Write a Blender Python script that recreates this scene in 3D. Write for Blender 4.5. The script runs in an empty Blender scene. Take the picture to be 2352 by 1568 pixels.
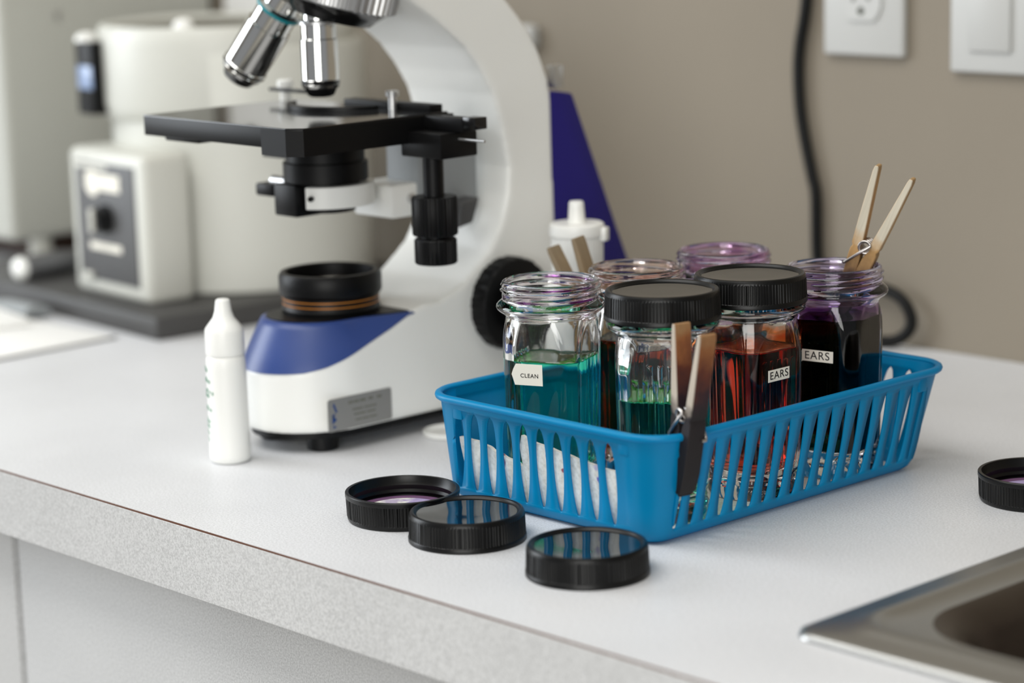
import bpy, bmesh, math, random
from math import sin, cos, pi, radians as R
from mathutils import Vector, Matrix, Euler
random.seed(7)
Z0 = 0.9                       # height of the worktop
S = bpy.context.scene
COL = S.collection

# ------------------------------------------------------------------ helpers
def srgb(r, g, b):
    f = lambda c: (c / 255 / 12.92) if c / 255 <= .04045 else ((c / 255 + .055) / 1.055) ** 2.4
    return (f(r), f(g), f(b), 1)

def mat_new(name):
    m = bpy.data.materials.new(name); m.use_nodes = True
    nt = m.node_tree; nt.nodes.clear()
    return m, nt, nt.nodes.new('ShaderNodeOutputMaterial')

def pbr(name, col, rough=.5, metal=0, spec=.5, coat=0, noise=0, nscale=40, bump=0, bscale=300, trans=0, ior=1.5, sss=0):
    m, nt, out = mat_new(name)
    p = nt.nodes.new('ShaderNodeBsdfPrincipled')
    p.inputs['Base Color'].default_value = col
    p.inputs['Roughness'].default_value = rough
    p.inputs['Metallic'].default_value = metal
    p.inputs['Specular IOR Level'].default_value = spec
    p.inputs['Coat Weight'].default_value = coat
    p.inputs['Transmission Weight'].default_value = trans
    p.inputs['IOR'].default_value = ior
    if sss:
        p.inputs['Subsurface Weight'].default_value = sss
        p.inputs['Subsurface Radius'].default_value = (.004, .004, .004)
    if noise or bump:
        tc = nt.nodes.new('ShaderNodeTexCoord')
    if noise:
        n = nt.nodes.new('ShaderNodeTexNoise'); n.inputs['Scale'].default_value = nscale; n.inputs['Detail'].default_value = 4
        nt.links.new(tc.outputs['Object'], n.inputs['Vector'])
        mx = nt.nodes.new('ShaderNodeMix'); mx.data_type = 'RGBA'
        mx.inputs[6].default_value = tuple(c * (1 - noise) for c in col[:3]) + (1,)
        mx.inputs[7].default_value = tuple(min(1, c * (1 + noise)) for c in col[:3]) + (1,)
        nt.links.new(n.outputs['Fac'], mx.inputs[0]); nt.links.new(mx.outputs[2], p.inputs['Base Color'])
    if bump:
        n2 = nt.nodes.new('ShaderNodeTexNoise'); n2.inputs['Scale'].default_value = bscale
        nt.links.new(tc.outputs['Object'], n2.inputs['Vector'])
        b = nt.nodes.new('ShaderNodeBump'); b.inputs['Strength'].default_value = bump; b.inputs['Distance'].default_value = .0005
        nt.links.new(n2.outputs['Fac'], b.inputs['Height']); nt.links.new(b.outputs['Normal'], p.inputs['Normal'])
    nt.links.new(p.outputs[0], out.inputs[0])
    return m

def ramp(nt, stops):
    r = nt.nodes.new('ShaderNodeValToRGB')
    e = r.color_ramp.elements
    while len(e) < len(stops): e.new(.5)
    for k, (pos, c) in enumerate(stops): e[k].position = pos; e[k].color = c
    return r

def mesh(name, verts, faces, mat, parent=None, smooth=35, loc=(0, 0, 0), rot=(0, 0, 0)):
    me = bpy.data.meshes.new(name)
    me.from_pydata([tuple(v) for v in verts], [], faces)
    bm = bmesh.new(); bm.from_mesh(me)
    bmesh.ops.recalc_face_normals(bm, faces=bm.faces); bm.to_mesh(me); bm.free()
    if smooth:
        me.polygons.foreach_set('use_smooth', [True] * len(me.polygons))
        me.set_sharp_from_angle(angle=R(smooth))
    if mat: me.materials.append(mat)
    o = bpy.data.objects.new(name, me); COL.objects.link(o)
    o.location = loc; o.rotation_euler = rot
    if parent: o.parent = parent
    return o

class G:
    """collects geometry for one mesh"""
    def __init__(s): s.v = []; s.f = []
    def add(s, v, f, M=None):
        n = len(s.v)
        s.v += [(M @ Vector(p) if M else Vector(p)) for p in v]
        s.f += [[i + n for i in q] for q in f]
        return s
    def obj(s, name, mat, parent=None, smooth=35, loc=(0, 0, 0), rot=(0, 0, 0)):
        return mesh(name, s.v, s.f, mat, parent, smooth, loc, rot)

def loft(rings, cap0=True, cap1=True, closed=True):
    n = len(rings[0]); v = [p for r in rings for p in r]; f = []
    for i in range(len(rings) - 1):
        for j in range(n if closed else n - 1):
            k = (j + 1) % n
            f.append([i * n + j, i * n + k, (i + 1) * n + k, (i + 1) * n + j])
    if cap0: f.append(list(range(n))[::-1])
    if cap1: f.append([(len(rings) - 1) * n + j for j in range(n)])
    return v, f

def lathe(prof, n=64, rmod=None, cap0=True, cap1=True):
    rings = []
    for r, z in prof:
        rings.append([((rmod(r, z, 2 * pi * j / n) if rmod else r) * cos(2 * pi * j / n),
                       (rmod(r, z, 2 * pi * j / n) if rmod else r) * sin(2 * pi * j / n), z) for j in range(n)])
    return loft(rings, cap0, cap1)

def ring_lathe(prof, n=64, rmod=None):
    """closed profile loop revolved"""
    return_v, f = lathe(list(prof) + [prof[0]], n, rmod, False, False)
    m = len(prof) * n
    return return_v[:m], [[i % m for i in q] for q in f]

def rbox(x0, x1, y0, y1, z0, z1, bev=.002, seg=2):
    bm = bmesh.new()
    bmesh.ops.create_cube(bm, size=1)
    for v in bm.verts:
        v.co = Vector(((x0 + x1) / 2 + v.co.x * (x1 - x0), (y0 + y1) / 2 + v.co.y * (y1 - y0), (z0 + z1) / 2 + v.co.z * (z1 - z0)))
    if bev: bmesh.ops.bevel(bm, geom=bm.edges[:], offset=bev, segments=seg, profile=.5, affect='EDGES')
    bm.verts.index_update()
    v = [x.co.copy() for x in bm.verts]; f = [[x.index for x in q.verts] for q in bm.faces]
    bm.free(); return v, f

def prism(poly, x0, x1, bev=0, seg=2, axes='x'):
    """polygon of (a,b) extruded along an axis: 'x' -> (x,a,b), 'y' -> (a,y,b), 'z' -> (a,b,z)"""
    mk = {'x': lambda a, b, t: (t, a, b), 'y': lambda a, b, t: (a, t, b), 'z': lambda a, b, t: (a, b, t)}[axes]
    bm = bmesh.new()
    A = [bm.verts.new(mk(a, b, x0)) for a, b in poly]; B = [bm.verts.new(mk(a, b, x1)) for a, b in poly]
    bm.faces.new(A); bm.faces.new(B[::-1]); n = len(poly)
    for i in range(n): bm.faces.new((A[i], B[i], B[(i + 1) % n], A[(i + 1) % n]))
    bmesh.ops.recalc_face_normals(bm, faces=bm.faces)
    if bev:
        es = [e for e in bm.edges if len(e.link_faces) == 2 and e.calc_face_angle(0) > .6]
        bmesh.ops.bevel(bm, geom=es, offset=bev, segments=seg, profile=.5, affect='EDGES', clamp_overlap=True)
    bm.verts.index_update()
    v = [x.co.copy() for x in bm.verts]; f = [[x.index for x in q.verts] for q in bm.faces]
    bm.free(); return v, f

def spline(pts, k=10):
    P = [Vector(p) for p in pts]; out = []
    for i in range(len(P) - 1):
        a, b, c, d = P[max(i - 1, 0)], P[i], P[i + 1], P[min(i + 2, len(P) - 1)]
        for s in range(k):
            t = s / k
            out.append(.5 * ((2 * b) + (c - a) * t + (2 * a - 5 * b + 4 * c - d) * t * t + (3 * b - a - 3 * c + d) * t ** 3))
    out.append(P[-1]); return out

def tube(pts, r, n=12):
    P = [Vector(p) for p in pts]; rings = []; up = Vector((.13, .27, .95)).normalized()
    u = None
    for i, p in enumerate(P):
        t = (P[min(i + 1, len(P) - 1)] - P[max(i - 1, 0)]).normalized()
        if u is None: u = t.cross(up).normalized()
        u = (u - t * u.dot(t)).normalized(); w = t.cross(u)
        rings.append([p + u * r * cos(2 * pi * j / n) + w * r * sin(2 * pi * j / n) for j in range(n)])
    return loft(rings)

def T(x=0, y=0, z=0): return Matrix.Translation((x, y, z))
def RX(a): return Matrix.Rotation(R(a), 4, 'X')
def RY(a): return Matrix.Rotation(R(a), 4, 'Y')
def RZ(a): return Matrix.Rotation(R(a), 4, 'Z')

def tag(o, label, cat, group=None):
    o['label'] = label; o['category'] = cat
    if group: o['group'] = group
    return o
def thing(name, label, cat, loc, rot=(0, 0, 0), group=None):
    o = bpy.data.objects.new(name, None); COL.objects.link(o)
    o.empty_display_size = .02
    o.location = (loc[0], loc[1], loc[2] + Z0); o.rotation_euler = tuple(R(a) for a in rot)
    return tag(o, label, cat, group)
def part_label(o, label): o['label'] = label; return o
def struct(o): o['kind'] = 'structure'; return o

def text_mesh(name, body, size, mat, parent, M, bold=0, depth=.00005, align='CENTER'):
    cu = bpy.data.curves.new(name, 'FONT'); cu.body = body; cu.size = size; cu.align_x = align; cu.align_y = 'CENTER'
    cu.extrude = depth; cu.offset = bold; cu.space_character = 1.12 if bold else 1.0
    o = bpy.data.objects.new(name, cu); COL.objects.link(o)
    bpy.context.view_layer.update()
    me = bpy.data.meshes.new_from_object(o.evaluated_get(bpy.context.evaluated_depsgraph_get()))
    COL.objects.unlink(o); bpy.data.objects.remove(o)
    me.transform(M); me.materials.clear(); me.materials.append(mat); me.name = name
    q = bpy.data.objects.new(name, me); COL.objects.link(q); q.parent = parent
    return q

# ------------------------------------------------------------------ materials
def laminate(name, base, dark, lo=.35):
    m, nt, out = mat_new(name)
    p = nt.nodes.new('ShaderNodeBsdfPrincipled'); tc = nt.nodes.new('ShaderNodeTexCoord')
    n = nt.nodes.new('ShaderNodeTexNoise'); n.inputs['Scale'].default_value = 900; n.inputs['Detail'].default_value = 3; n.inputs['Roughness'].default_value = .7
    n2 = nt.nodes.new('ShaderNodeTexNoise'); n2.inputs['Scale'].default_value = 9; n2.inputs['Detail'].default_value = 4
    nt.links.new(tc.outputs['Object'], n.inputs['Vector']); nt.links.new(tc.outputs['Object'], n2.inputs['Vector'])
    r = ramp(nt, [(lo, dark), (.62, base)])
    nt.links.new(n.outputs['Fac'], r.inputs['Fac'])
    mx = nt.nodes.new('ShaderNodeMix'); mx.data_type = 'RGBA'; mx.blend_type = 'MULTIPLY'; mx.inputs[0].default_value = .35
    r2 = ramp(nt, [(.35, (.82, .82, .82, 1)), (.6, (1, 1, 1, 1))])
    nt.links.new(n2.outputs['Fac'], r2.inputs['Fac'])
    nt.links.new(r.outputs[0], mx.inputs[6]); nt.links.new(r2.outputs[0], mx.inputs[7])
    nt.links.new(mx.outputs[2], p.inputs['Base Color'])
    p.inputs['Roughness'].default_value = .42
    b = nt.nodes.new('ShaderNodeBump'); b.inputs['Strength'].default_value = .25; b.inputs['Distance'].default_value = .0003
    nt.links.new(n.outputs['Fac'], b.inputs['Height']); nt.links.new(b.outputs['Normal'], p.inputs['Normal'])
    nt.links.new(p.outputs[0], out.inputs[0])
    return m
LAM = laminate('speckled laminate', srgb(228, 229, 232), srgb(198, 199, 201))
LAM2 = laminate('speckled laminate front', srgb(216, 216, 216), srgb(184, 184, 184))
SEAM = pbr('laminate edge', srgb(92, 56, 36), .7)
GAP = pbr('cabinet gap', srgb(40, 42, 45), .8)
WALL = pbr('beige wall paint', srgb(134, 125, 111), .75, noise=.08, nscale=5, bump=.15, bscale=60)
FLOOR = pbr('vinyl floor', srgb(150, 146, 138), .5, noise=.12, nscale=6)
CEIL = pbr('ceiling paint', srgb(225, 224, 218), .9)
BLUE = pbr('blue basket plastic', srgb(0, 142, 190), .34, spec=.35)
def translucent(m, col, amt):
    nt = m.node_tree; p = [n for n in nt.nodes if n.type == 'BSDF_PRINCIPLED'][0]; out = [n for n in nt.nodes if n.type == 'OUTPUT_MATERIAL'][0]
    t = nt.nodes.new('ShaderNodeBsdfTranslucent'); t.inputs[0].default_value = col
    x = nt.nodes.new('ShaderNodeMixShader'); x.inputs[0].default_value = amt
    nt.links.new(p.outputs[0], x.inputs[1]); nt.links.new(t.outputs[0], x.inputs[2]); nt.links.new(x.outputs[0], out.inputs[0])
translucent(BLUE, (0, .60, .95, 1), .38)
BLK = pbr('black plastic', srgb(8, 8, 8), .34, spec=.28, noise=.1, nscale=60)
BLKG = pbr('glossy black plastic', srgb(10, 10, 11), .05)
LINER = None
WHT = pbr('white plastic', srgb(240, 240, 236), .35, sss=.1)
MWHITE = pbr('microscope white enamel', srgb(238, 238, 234), .28)
MBLUE = pbr('microscope blue plastic', srgb(46, 68, 128), .36, bump=.1, bscale=900)
MBLUE2 = pbr('microscope blue spine', srgb(28, 20, 104), .55, spec=.3)
MBLK = pbr('microscope black metal', srgb(8, 8, 9), .42, spec=.22, bump=.05, bscale=700)
MBLKS = pbr('microscope satin black', srgb(16, 16, 17), .17)
CHROME = pbr('chrome', (.82, .82, .8, 1), .09, 1)
STEEL = pbr('brushed stainless', (.44, .44, .43, 1), .34, 1, bump=.06, bscale=400)
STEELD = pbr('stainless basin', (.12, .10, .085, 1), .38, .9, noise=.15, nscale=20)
ALU = pbr('grey metal', (.6, .6, .6, 1), .32, .9)
GOLD = pbr('orange line', srgb(190, 120, 40), .4, .3)
TEAL = pbr('teal band', srgb(0, 130, 140), .4)
LENS = pbr('amber lens', srgb(70, 42, 20), .06, coat=1)
PLATE = pbr('silver rating plate', srgb(150, 149, 146), .4, .4)
PRINTD = pbr('dark print', srgb(96, 98, 84), .6)
INK = pbr('black ink', srgb(22, 18, 20), .7)
INKB = pbr('blue ink', srgb(20, 60, 120), .6)
INKG = pbr('green print', srgb(40, 130, 95), .6)
PAPERW = pbr('label paper', srgb(232, 228, 216), .8)
PAPERB = pbr('office paper', srgb(244, 244, 242), .8, noise=.02, nscale=15)
CREAM = pbr('cream enamel', srgb(200, 200, 192), .4, noise=.02, nscale=8)
CREAM2 = pbr('warm grey enamel', srgb(200, 199, 190), .45)
DKTRAY = pbr('dark rubber tray', srgb(62, 61, 60), .5)
PANEL = pbr('charcoal control panel', srgb(78, 78, 79), .5)
BROWN = pbr('dark brown wood', srgb(58, 36, 22), .6, noise=.2, nscale=30)
GREYB = pbr('analyser grey', srgb(180, 180, 172), .5, noise=.02, nscale=6)
WIRE = pbr('spring steel wire', (.55, .52, .5, 1), .3, 1)
CORD = pbr('black rubber cord', srgb(9, 9, 8), .5, spec=.25)
OUTLET = pbr('outlet plastic', srgb(186, 186, 183), .4)
SLOTD = pbr('socket slot', srgb(60, 62, 48), .7)
SCREEN = pbr('blue grey painted reflection', srgb(140, 158, 190), .2)  # pale blue stands for the glow reflected in the black latch window
GROOVE = pbr('dull olive groove', srgb(104, 101, 90), .7)
STAGE = pbr('stage satin black', srgb(36, 36, 37), .09, spec=1)
DOVE2 = pbr('dull tube metal', srgb(110, 110, 112), .4, .6)
DOVE = pbr('dove grey metal', srgb(146, 150, 152), .5)

def paper_towel(name, spots):
    m, nt, out = mat_new(name)
    p = nt.nodes.new('ShaderNodeBsdfPrincipled'); tc = nt.nodes.new('ShaderNodeTexCoord')
    p.inputs['Roughness'].default_value = .9
    n = nt.nodes.new('ShaderNodeTexNoise'); n.inputs['Scale'].default_value = 420; n.inputs['Detail'].default_value = 4
    nt.links.new(tc.outputs['Object'], n.inputs['Vector'])
    r = ramp(nt, [(.3, srgb(216, 214, 204)), (.6, srgb(240, 238, 230))]); nt.links.new(n.outputs['Fac'], r.inputs['Fac'])
    last = r.outputs[0]
    wn = nt.nodes.new('ShaderNodeTexNoise'); wn.inputs['Scale'].default_value = 190; wn.inputs['Detail'].default_value = 3
    nt.links.new(tc.outputs['Object'], wn.inputs['Vector'])
    for (c, rad, col, amt) in spots:
        d = nt.nodes.new('ShaderNodeVectorMath'); d.operation = 'DISTANCE'; d.inputs[1].default_value = c
        nt.links.new(tc.outputs['Object'], d.inputs[0])
        ma = nt.nodes.new('ShaderNodeMath'); ma.operation = 'MULTIPLY_ADD'; ma.inputs[1].default_value = rad * 1.6
        nt.links.new(wn.outputs['Fac'], ma.inputs[0]); nt.links.new(d.outputs['Value'], ma.inputs[2])
        mr = nt.nodes.new('ShaderNodeMapRange'); mr.inputs['From Min'].default_value = rad * 1.35; mr.inputs['From Max'].default_value = rad * 1.75
        mr.inputs['To Min'].default_value = amt; mr.inputs['To Max'].default_value = 0
        nt.links.new(ma.outputs[0], mr.inputs['Value'])
        mx = nt.nodes.new('ShaderNodeMix'); mx.data_type = 'RGBA'; mx.inputs[7].default_value = col
        nt.links.new(mr.outputs[0], mx.inputs[0]); nt.links.new(last, mx.inputs[6]); last = mx.outputs[2]
    nt.links.new(last, p.inputs['Base Color'])
    b = nt.nodes.new('ShaderNodeBump'); b.inputs['Strength'].default_value = .5; b.inputs['Distance'].default_value = .0006
    nt.links.new(n.outputs['Fac'], b.inputs['Height']); nt.links.new(b.outputs['Normal'], p.inputs['Normal'])
    nt.links.new(p.outputs[0], out.inputs[0]); return m

def glass_mat(name, stain=None, z0=.09, z1=.112, amt=.8, nscale=70, thr=(.42, .6), fade=None, bands=(), bandcol=None):
    """clear jar glass; dried dye on it where stain is given (between z0 and z1 of the jar)"""
    m, nt, out = mat_new(name)
    g = nt.nodes.new('ShaderNodeBsdfPrincipled')
    g.inputs['Transmission Weight'].default_value = 1; g.inputs['Roughness'].default_value = .0; g.inputs['IOR'].default_value = 1.47
    g.inputs['Base Color'].default_value = (.985, .99, .985, 1)
    if stain:
        tc = nt.nodes.new('ShaderNodeTexCoord'); sx = nt.nodes.new('ShaderNodeSeparateXYZ'); nt.links.new(tc.outputs['Object'], sx.inputs[0])
        n = nt.nodes.new('ShaderNodeTexNoise'); n.inputs['Scale'].default_value = nscale; n.inputs['Detail'].default_value = 5; n.inputs['Roughness'].default_value = .6
        mp = nt.nodes.new('ShaderNodeMapping'); mp.inputs['Scale'].default_value = (1, 1, 2.2)
        nt.links.new(tc.outputs['Object'], mp.inputs[0]); nt.links.new(mp.outputs[0], n.inputs['Vector'])
        r = ramp(nt, [(thr[0], (0, 0, 0, 1)), (thr[1], (amt, amt, amt, 1))]); nt.links.new(n.outputs['Fac'], r.inputs['Fac'])
        a = nt.nodes.new('ShaderNodeMapRange'); a.interpolation_type = 'SMOOTHSTEP'
        a.inputs['From Min'].default_value = z0 - .004; a.inputs['From Max'].default_value = z0 + .004
        b = nt.nodes.new('ShaderNodeMapRange'); b.interpolation_type = 'SMOOTHSTEP'
        b.inputs['From Min'].default_value = z1 - .002; b.inputs['From Max'].default_value = z1 + .002; b.inputs['To Min'].default_value = 1; b.inputs['To Max'].default_value = 0
        if fade is not None: b.inputs['From Min'].default_value = z0 + .007; b.inputs['From Max'].default_value = z0 + .016; b.inputs['To Max'].default_value = fade
        nt.links.new(sx.outputs['Z'], a.inputs['Value']); nt.links.new(sx.outputs['Z'], b.inputs['Value'])
        m1 = nt.nodes.new('ShaderNodeMath'); m1.operation = 'MULTIPLY'; m2 = nt.nodes.new('ShaderNodeMath'); m2.operation = 'MULTIPLY'
        nt.links.new(a.outputs[0], m1.inputs[0]); nt.links.new(b.outputs[0], m1.inputs[1])
        nt.links.new(m1.outputs[0], m2.inputs[0]); nt.links.new(r.outputs[0], m2.inputs[1])
        mx = nt.nodes.new('ShaderNodeMix'); mx.data_type = 'RGBA'; mx.inputs[6].default_value = (.985, .99, .985, 1); mx.inputs[7].default_value = stain
        nt.links.new(m2.outputs[0], mx.inputs[0]); last = mx.outputs[2]
        for zc, wd in bands:      # dye dried in thin lines along the thread
            d1 = nt.nodes.new('ShaderNodeMath'); d1.operation = 'SUBTRACT'; d1.inputs[1].default_value = zc; nt.links.new(sx.outputs['Z'], d1.inputs[0])
            d2 = nt.nodes.new('ShaderNodeMath'); d2.operation = 'ABSOLUTE'; nt.links.new(d1.outputs[0], d2.inputs[0])
            d3 = nt.nodes.new('ShaderNodeMapRange'); d3.inputs['From Min'].default_value = wd * .4; d3.inputs['From Max'].default_value = wd; d3.inputs['To Min'].default_value = 1; d3.inputs['To Max'].default_value = 0
            nt.links.new(d2.outputs[0], d3.inputs['Value'])
            rb = ramp(nt, [(.44, (0, 0, 0, 1)), (.54, (1, 1, 1, 1))]); nt.links.new(n.outputs['Fac'], rb.inputs['Fac'])
            d4 = nt.nodes.new('ShaderNodeMath'); d4.operation = 'MULTIPLY'; nt.links.new(d3.outputs[0], d4.inputs[0]); nt.links.new(rb.outputs[0], d4.inputs[1])
            mb = nt.nodes.new('ShaderNodeMix'); mb.data_type = 'RGBA'; mb.inputs[7].default_value = bandcol
            nt.links.new(d4.outputs[0], mb.inputs[0]); nt.links.new(last, mb.inputs[6]); last = mb.outputs[2]
        nt.links.new(last, g.inputs['Base Color'])
    nt.links.new(g.outputs[0], out.inputs[0]); return m

def liquid_mat(name, col, dens):
    """two skins of one liquid: against the glass, and its free surface"""
    out2 = []
    for suffix, ior in ((' against glass', 1.33 / 1.47), (' surface', 1.33)):
        m, nt, out = mat_new(name + suffix)
        g = nt.nodes.new('ShaderNodeBsdfGlass'); g.inputs['Roughness'].default_value = 0; g.inputs['IOR'].default_value = ior
        v = nt.nodes.new('ShaderNodeVolumeAbsorption'); v.inputs['Color'].default_value = col; v.inputs['Density'].default_value = dens
        nt.links.new(g.outputs[0], out.inputs[0]); nt.links.new(v.outputs[0], out.inputs[1]); out2.append(m)
    return out2

def wood_mat(name, stops, pale=None):
    """weathered wood, dyed along its length (stops over 0..1 of the peg's 85 mm)"""
    m, nt, out = mat_new(name)
    p = nt.nodes.new('ShaderNodeBsdfPrincipled'); p.inputs['Roughness'].default_value = .7
    tc = nt.nodes.new('ShaderNodeTexCoord'); sx = nt.nodes.new('ShaderNodeSeparateXYZ'); nt.links.new(tc.outputs['Object'], sx.inputs[0])
    n = nt.nodes.new('ShaderNodeTexNoise'); n.inputs['Scale'].default_value = 110; n.inputs['Detail'].default_value = 4
    nt.links.new(tc.outputs['Object'], n.inputs['Vector'])
    ma = nt.nodes.new('ShaderNodeMath'); ma.operation = 'MULTIPLY_ADD'; ma.inputs[1].default_value = .025
    nt.links.new(n.outputs['Fac'], ma.inputs[0]); nt.links.new(sx.outputs['Z'], ma.inputs[2])
    mr = nt.nodes.new('ShaderNodeMapRange'); mr.inputs['From Min'].default_value = .0125; mr.inputs['From Max'].default_value = .0975
    nt.links.new(ma.outputs[0], mr.inputs['Value'])
    r = ramp(nt, stops); nt.links.new(mr.outputs[0], r.inputs['Fac'])
    mp = nt.nodes.new('ShaderNodeMapping'); mp.inputs['Scale'].default_value = (700, 700, 25); nt.links.new(tc.outputs['Object'], mp.inputs[0])
    gr = nt.nodes.new('ShaderNodeTexNoise'); gr.inputs['Scale'].default_value = 1; gr.inputs['Detail'].default_value = 3; nt.links.new(mp.outputs[0], gr.inputs['Vector'])
    rg = ramp(nt, [(.3, (.78, .76, .74, 1)), (.65, (1, 1, 1, 1))]); nt.links.new(gr.outputs['Fac'], rg.inputs['Fac'])
    mx = nt.nodes.new('ShaderNodeMix'); mx.data_type = 'RGBA'; mx.blend_type = 'MULTIPLY'; mx.inputs[0].default_value = .8
    last = r.outputs[0]
    if pale:     # narrow sides paler: less dye on the dark peg, painted-in light on the pale
        sn = nt.nodes.new('ShaderNodeSeparateXYZ'); nt.links.new(tc.outputs['Normal'], sn.inputs[0])
        ab = nt.nodes.new('ShaderNodeMath'); ab.operation = 'ABSOLUTE'; nt.links.new(sn.outputs['Y'], ab.inputs[0])
        zr = nt.nodes.new('ShaderNodeMapRange'); zr.inputs['From Min'].default_value = .50; zr.inputs['From Max'].default_value = .64; nt.links.new(mr.outputs[0], zr.inputs['Value'])
        mm = nt.nodes.new('ShaderNodeMath'); mm.operation = 'MULTIPLY'; nt.links.new(ab.outputs[0], mm.inputs[0]); nt.links.new(zr.outputs[0], mm.inputs[1])
        mp2 = nt.nodes.new('ShaderNodeMix'); mp2.data_type = 'RGBA'; mp2.inputs[7].default_value = pale
        nt.links.new(mm.outputs[0], mp2.inputs[0]); nt.links.new(last, mp2.inputs[6]); last = mp2.outputs[2]
    nt.links.new(last, mx.inputs[6]); nt.links.new(rg.outputs[0], mx.inputs[7]); nt.links.new(mx.outputs[2], p.inputs['Base Color'])
    nt.links.new(p.outputs[0], out.inputs[0]); return m

# ------------------------------------------------------------------ the setting
YW = 1.3185                     # wall behind the worktop
YF = .708                       # front edge of the worktop
def quadbox(name, x0, x1, y0, y1, z0, z1, m, bev=0): return mesh(name, *rbox(x0, x1, y0, y1, z0, z1, bev), m)
struct(quadbox('floor', -3.2, 2.6, -2.6, YW + .1, -.1, 0, FLOOR))
struct(quadbox('wall_back', -3.2, 2.6, YW, YW + .1, 0, 2.6, WALL))
struct(quadbox('wall_left', -3.3, -3.2, -2.6, YW + .1, 0, 2.6, WALL))
struct(quadbox('ceiling', -3.2, 2.6, -2.6, YW + .1, 2.6, 2.7, CEIL))

# worktop with a cut-out for the sink
SX0, SX1, SY0, SY1 = -.629, -.088, .795, 1.206     # hole
def worktop():
    t = thing('countertop', 'long pale speckled laminate worktop with a brown edge line', 'countertop', (0, 0, 0))
    g = G()
    X0, X1, y1 = -2.9, .9, YW - .0005
    for a in ((X0, SX0, YF, y1), (SX1, X1, YF, y1), (SX0, SX1, YF, SY0), (SX0, SX1, SY1, y1)):
        g.add(*rbox(a[0], a[1], a[2], a[3], -.02, 0, 0))
    bm = bmesh.new()
    me = g.obj('laminate_top', LAM, t, 0)
    e = G(); e.add(*rbox(X0, X1, YF, YF + .02, -.0385, -.0206, 0)); e.add(*rbox(X0, X1, YF - .0009, YF, -.0385, -.0009, .0002, 1))
    part_label(e.obj('front_apron', LAM2, t, 0), 'grey speckled front edge of the worktop')
    s = G(); s.add(*rbox(X0, X1, YF - .0008, YF + .0004, -.0009, -.00015, 0))
    part_label(s.obj('edge_seam', SEAM, t, 0), 'thin brown seam along the front edge')
worktop()
def cabinet(name, x0, x1, label):
    t = thing(name, label, 'cabinet', ((x0 + x1) / 2, .735, -Z0))
    w = (x1 - x0) / 2
    g = G(); g.add(*rbox(-w, -w + .016, .02, .56, .10, .8614, 0)); g.add(*rbox(w - .016, w, .02, .56, .10, .8614, 0)); g.add(*rbox(-w, w, .02, .56, .10, .116, 0)); g.add(*rbox(-w, w, .544, .56, .10, .8614, 0))
    g.obj('carcass', LAM2, t, 0)
    mesh('door', *rbox(-w + .0028, w - .0028, 0, .019, .12, .86, .0012), LAM2, t)
    part_label(mesh('plinth', *rbox(-w, w, .06, .5, 0, .0995, 0), GAP, t, 0), 'dark recessed plinth')
XA, XB = -1.2306, -.8262
cabinet('base_cabinet', -1.92, XA - .0008, 'grey laminate base cabinet left of the dark vertical gap')
cabinet('base_cabinet', XA + .0008, XB - .0008, 'grey laminate base cabinet right of the dark vertical gap')
cabinet('base_cabinet', XB + .0008, .02, 'grey laminate base cabinet under the sink corner')

def sink():
    t = thing('sink', 'stainless steel sink with a raised rim set into the worktop', 'sink', (0, 0, 0))
    def rr(x0, x1, y0, y1, r, z, n=10):
        pts = []
        for (cx, cy, a0) in ((x1 - r, y1 - r, 0), (x0 + r, y1 - r, 90), (x0 + r, y0 + r, 180), (x1 - r, y0 + r, 270)):
            for k in range(n + 1):
                a = R(a0 + 90 * k / n); pts.append((cx + r * cos(a), cy + r * sin(a), z))
        return pts
    o = (-.6605, -.06, .7755, 1.235)
    rg = []
    def off(d, z, r, n=10): return rr(o[0] + d, o[1] - d, o[2] + d, o[3] - d, max(r, .001), z, n)
    rg.append(off(0, .0004, .012)); rg.append(off(.0008, .0026, .012)); rg.append(off(.003, .0034, .012))
    rg.append(off(.012, .0036, .018)); rg.append(off(.016, .0052, .02)); rg.append(off(.019, .0066, .022)); rg.append(off(.022, .0052, .024)); rg.append(off(.025, .0036, .026))
    rg.append(off(.0335, .0030, .040)); 
    part_label(mesh('rim', *loft(rg, False, False), STEEL, t, 50), 'brushed steel rim with a bright raised bead')
    bw = []
    for d, z, r in ((.0335, .003, .04), (.037, .0015, .045), (.040, -.004, .05), (.042, -.012, .055), (.046, -.10, .06), (.052, -.135, .065), (.07, -.15, .07)):
        bw.append(off(d, z, r))
    part_label(mesh('basin', *loft(bw, False, True), STEELD, t, 50), 'dark hollow of the basin')
    mesh('drain', *lathe([(.03, -.1495), (.044, -.149), (.044, -.146), (.03, -.147), (.004, -.1485)], 40), STEEL, t, 40, ((o[0] + o[1]) / 2, (o[2] + o[3]) / 2, 0))
sink()

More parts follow.
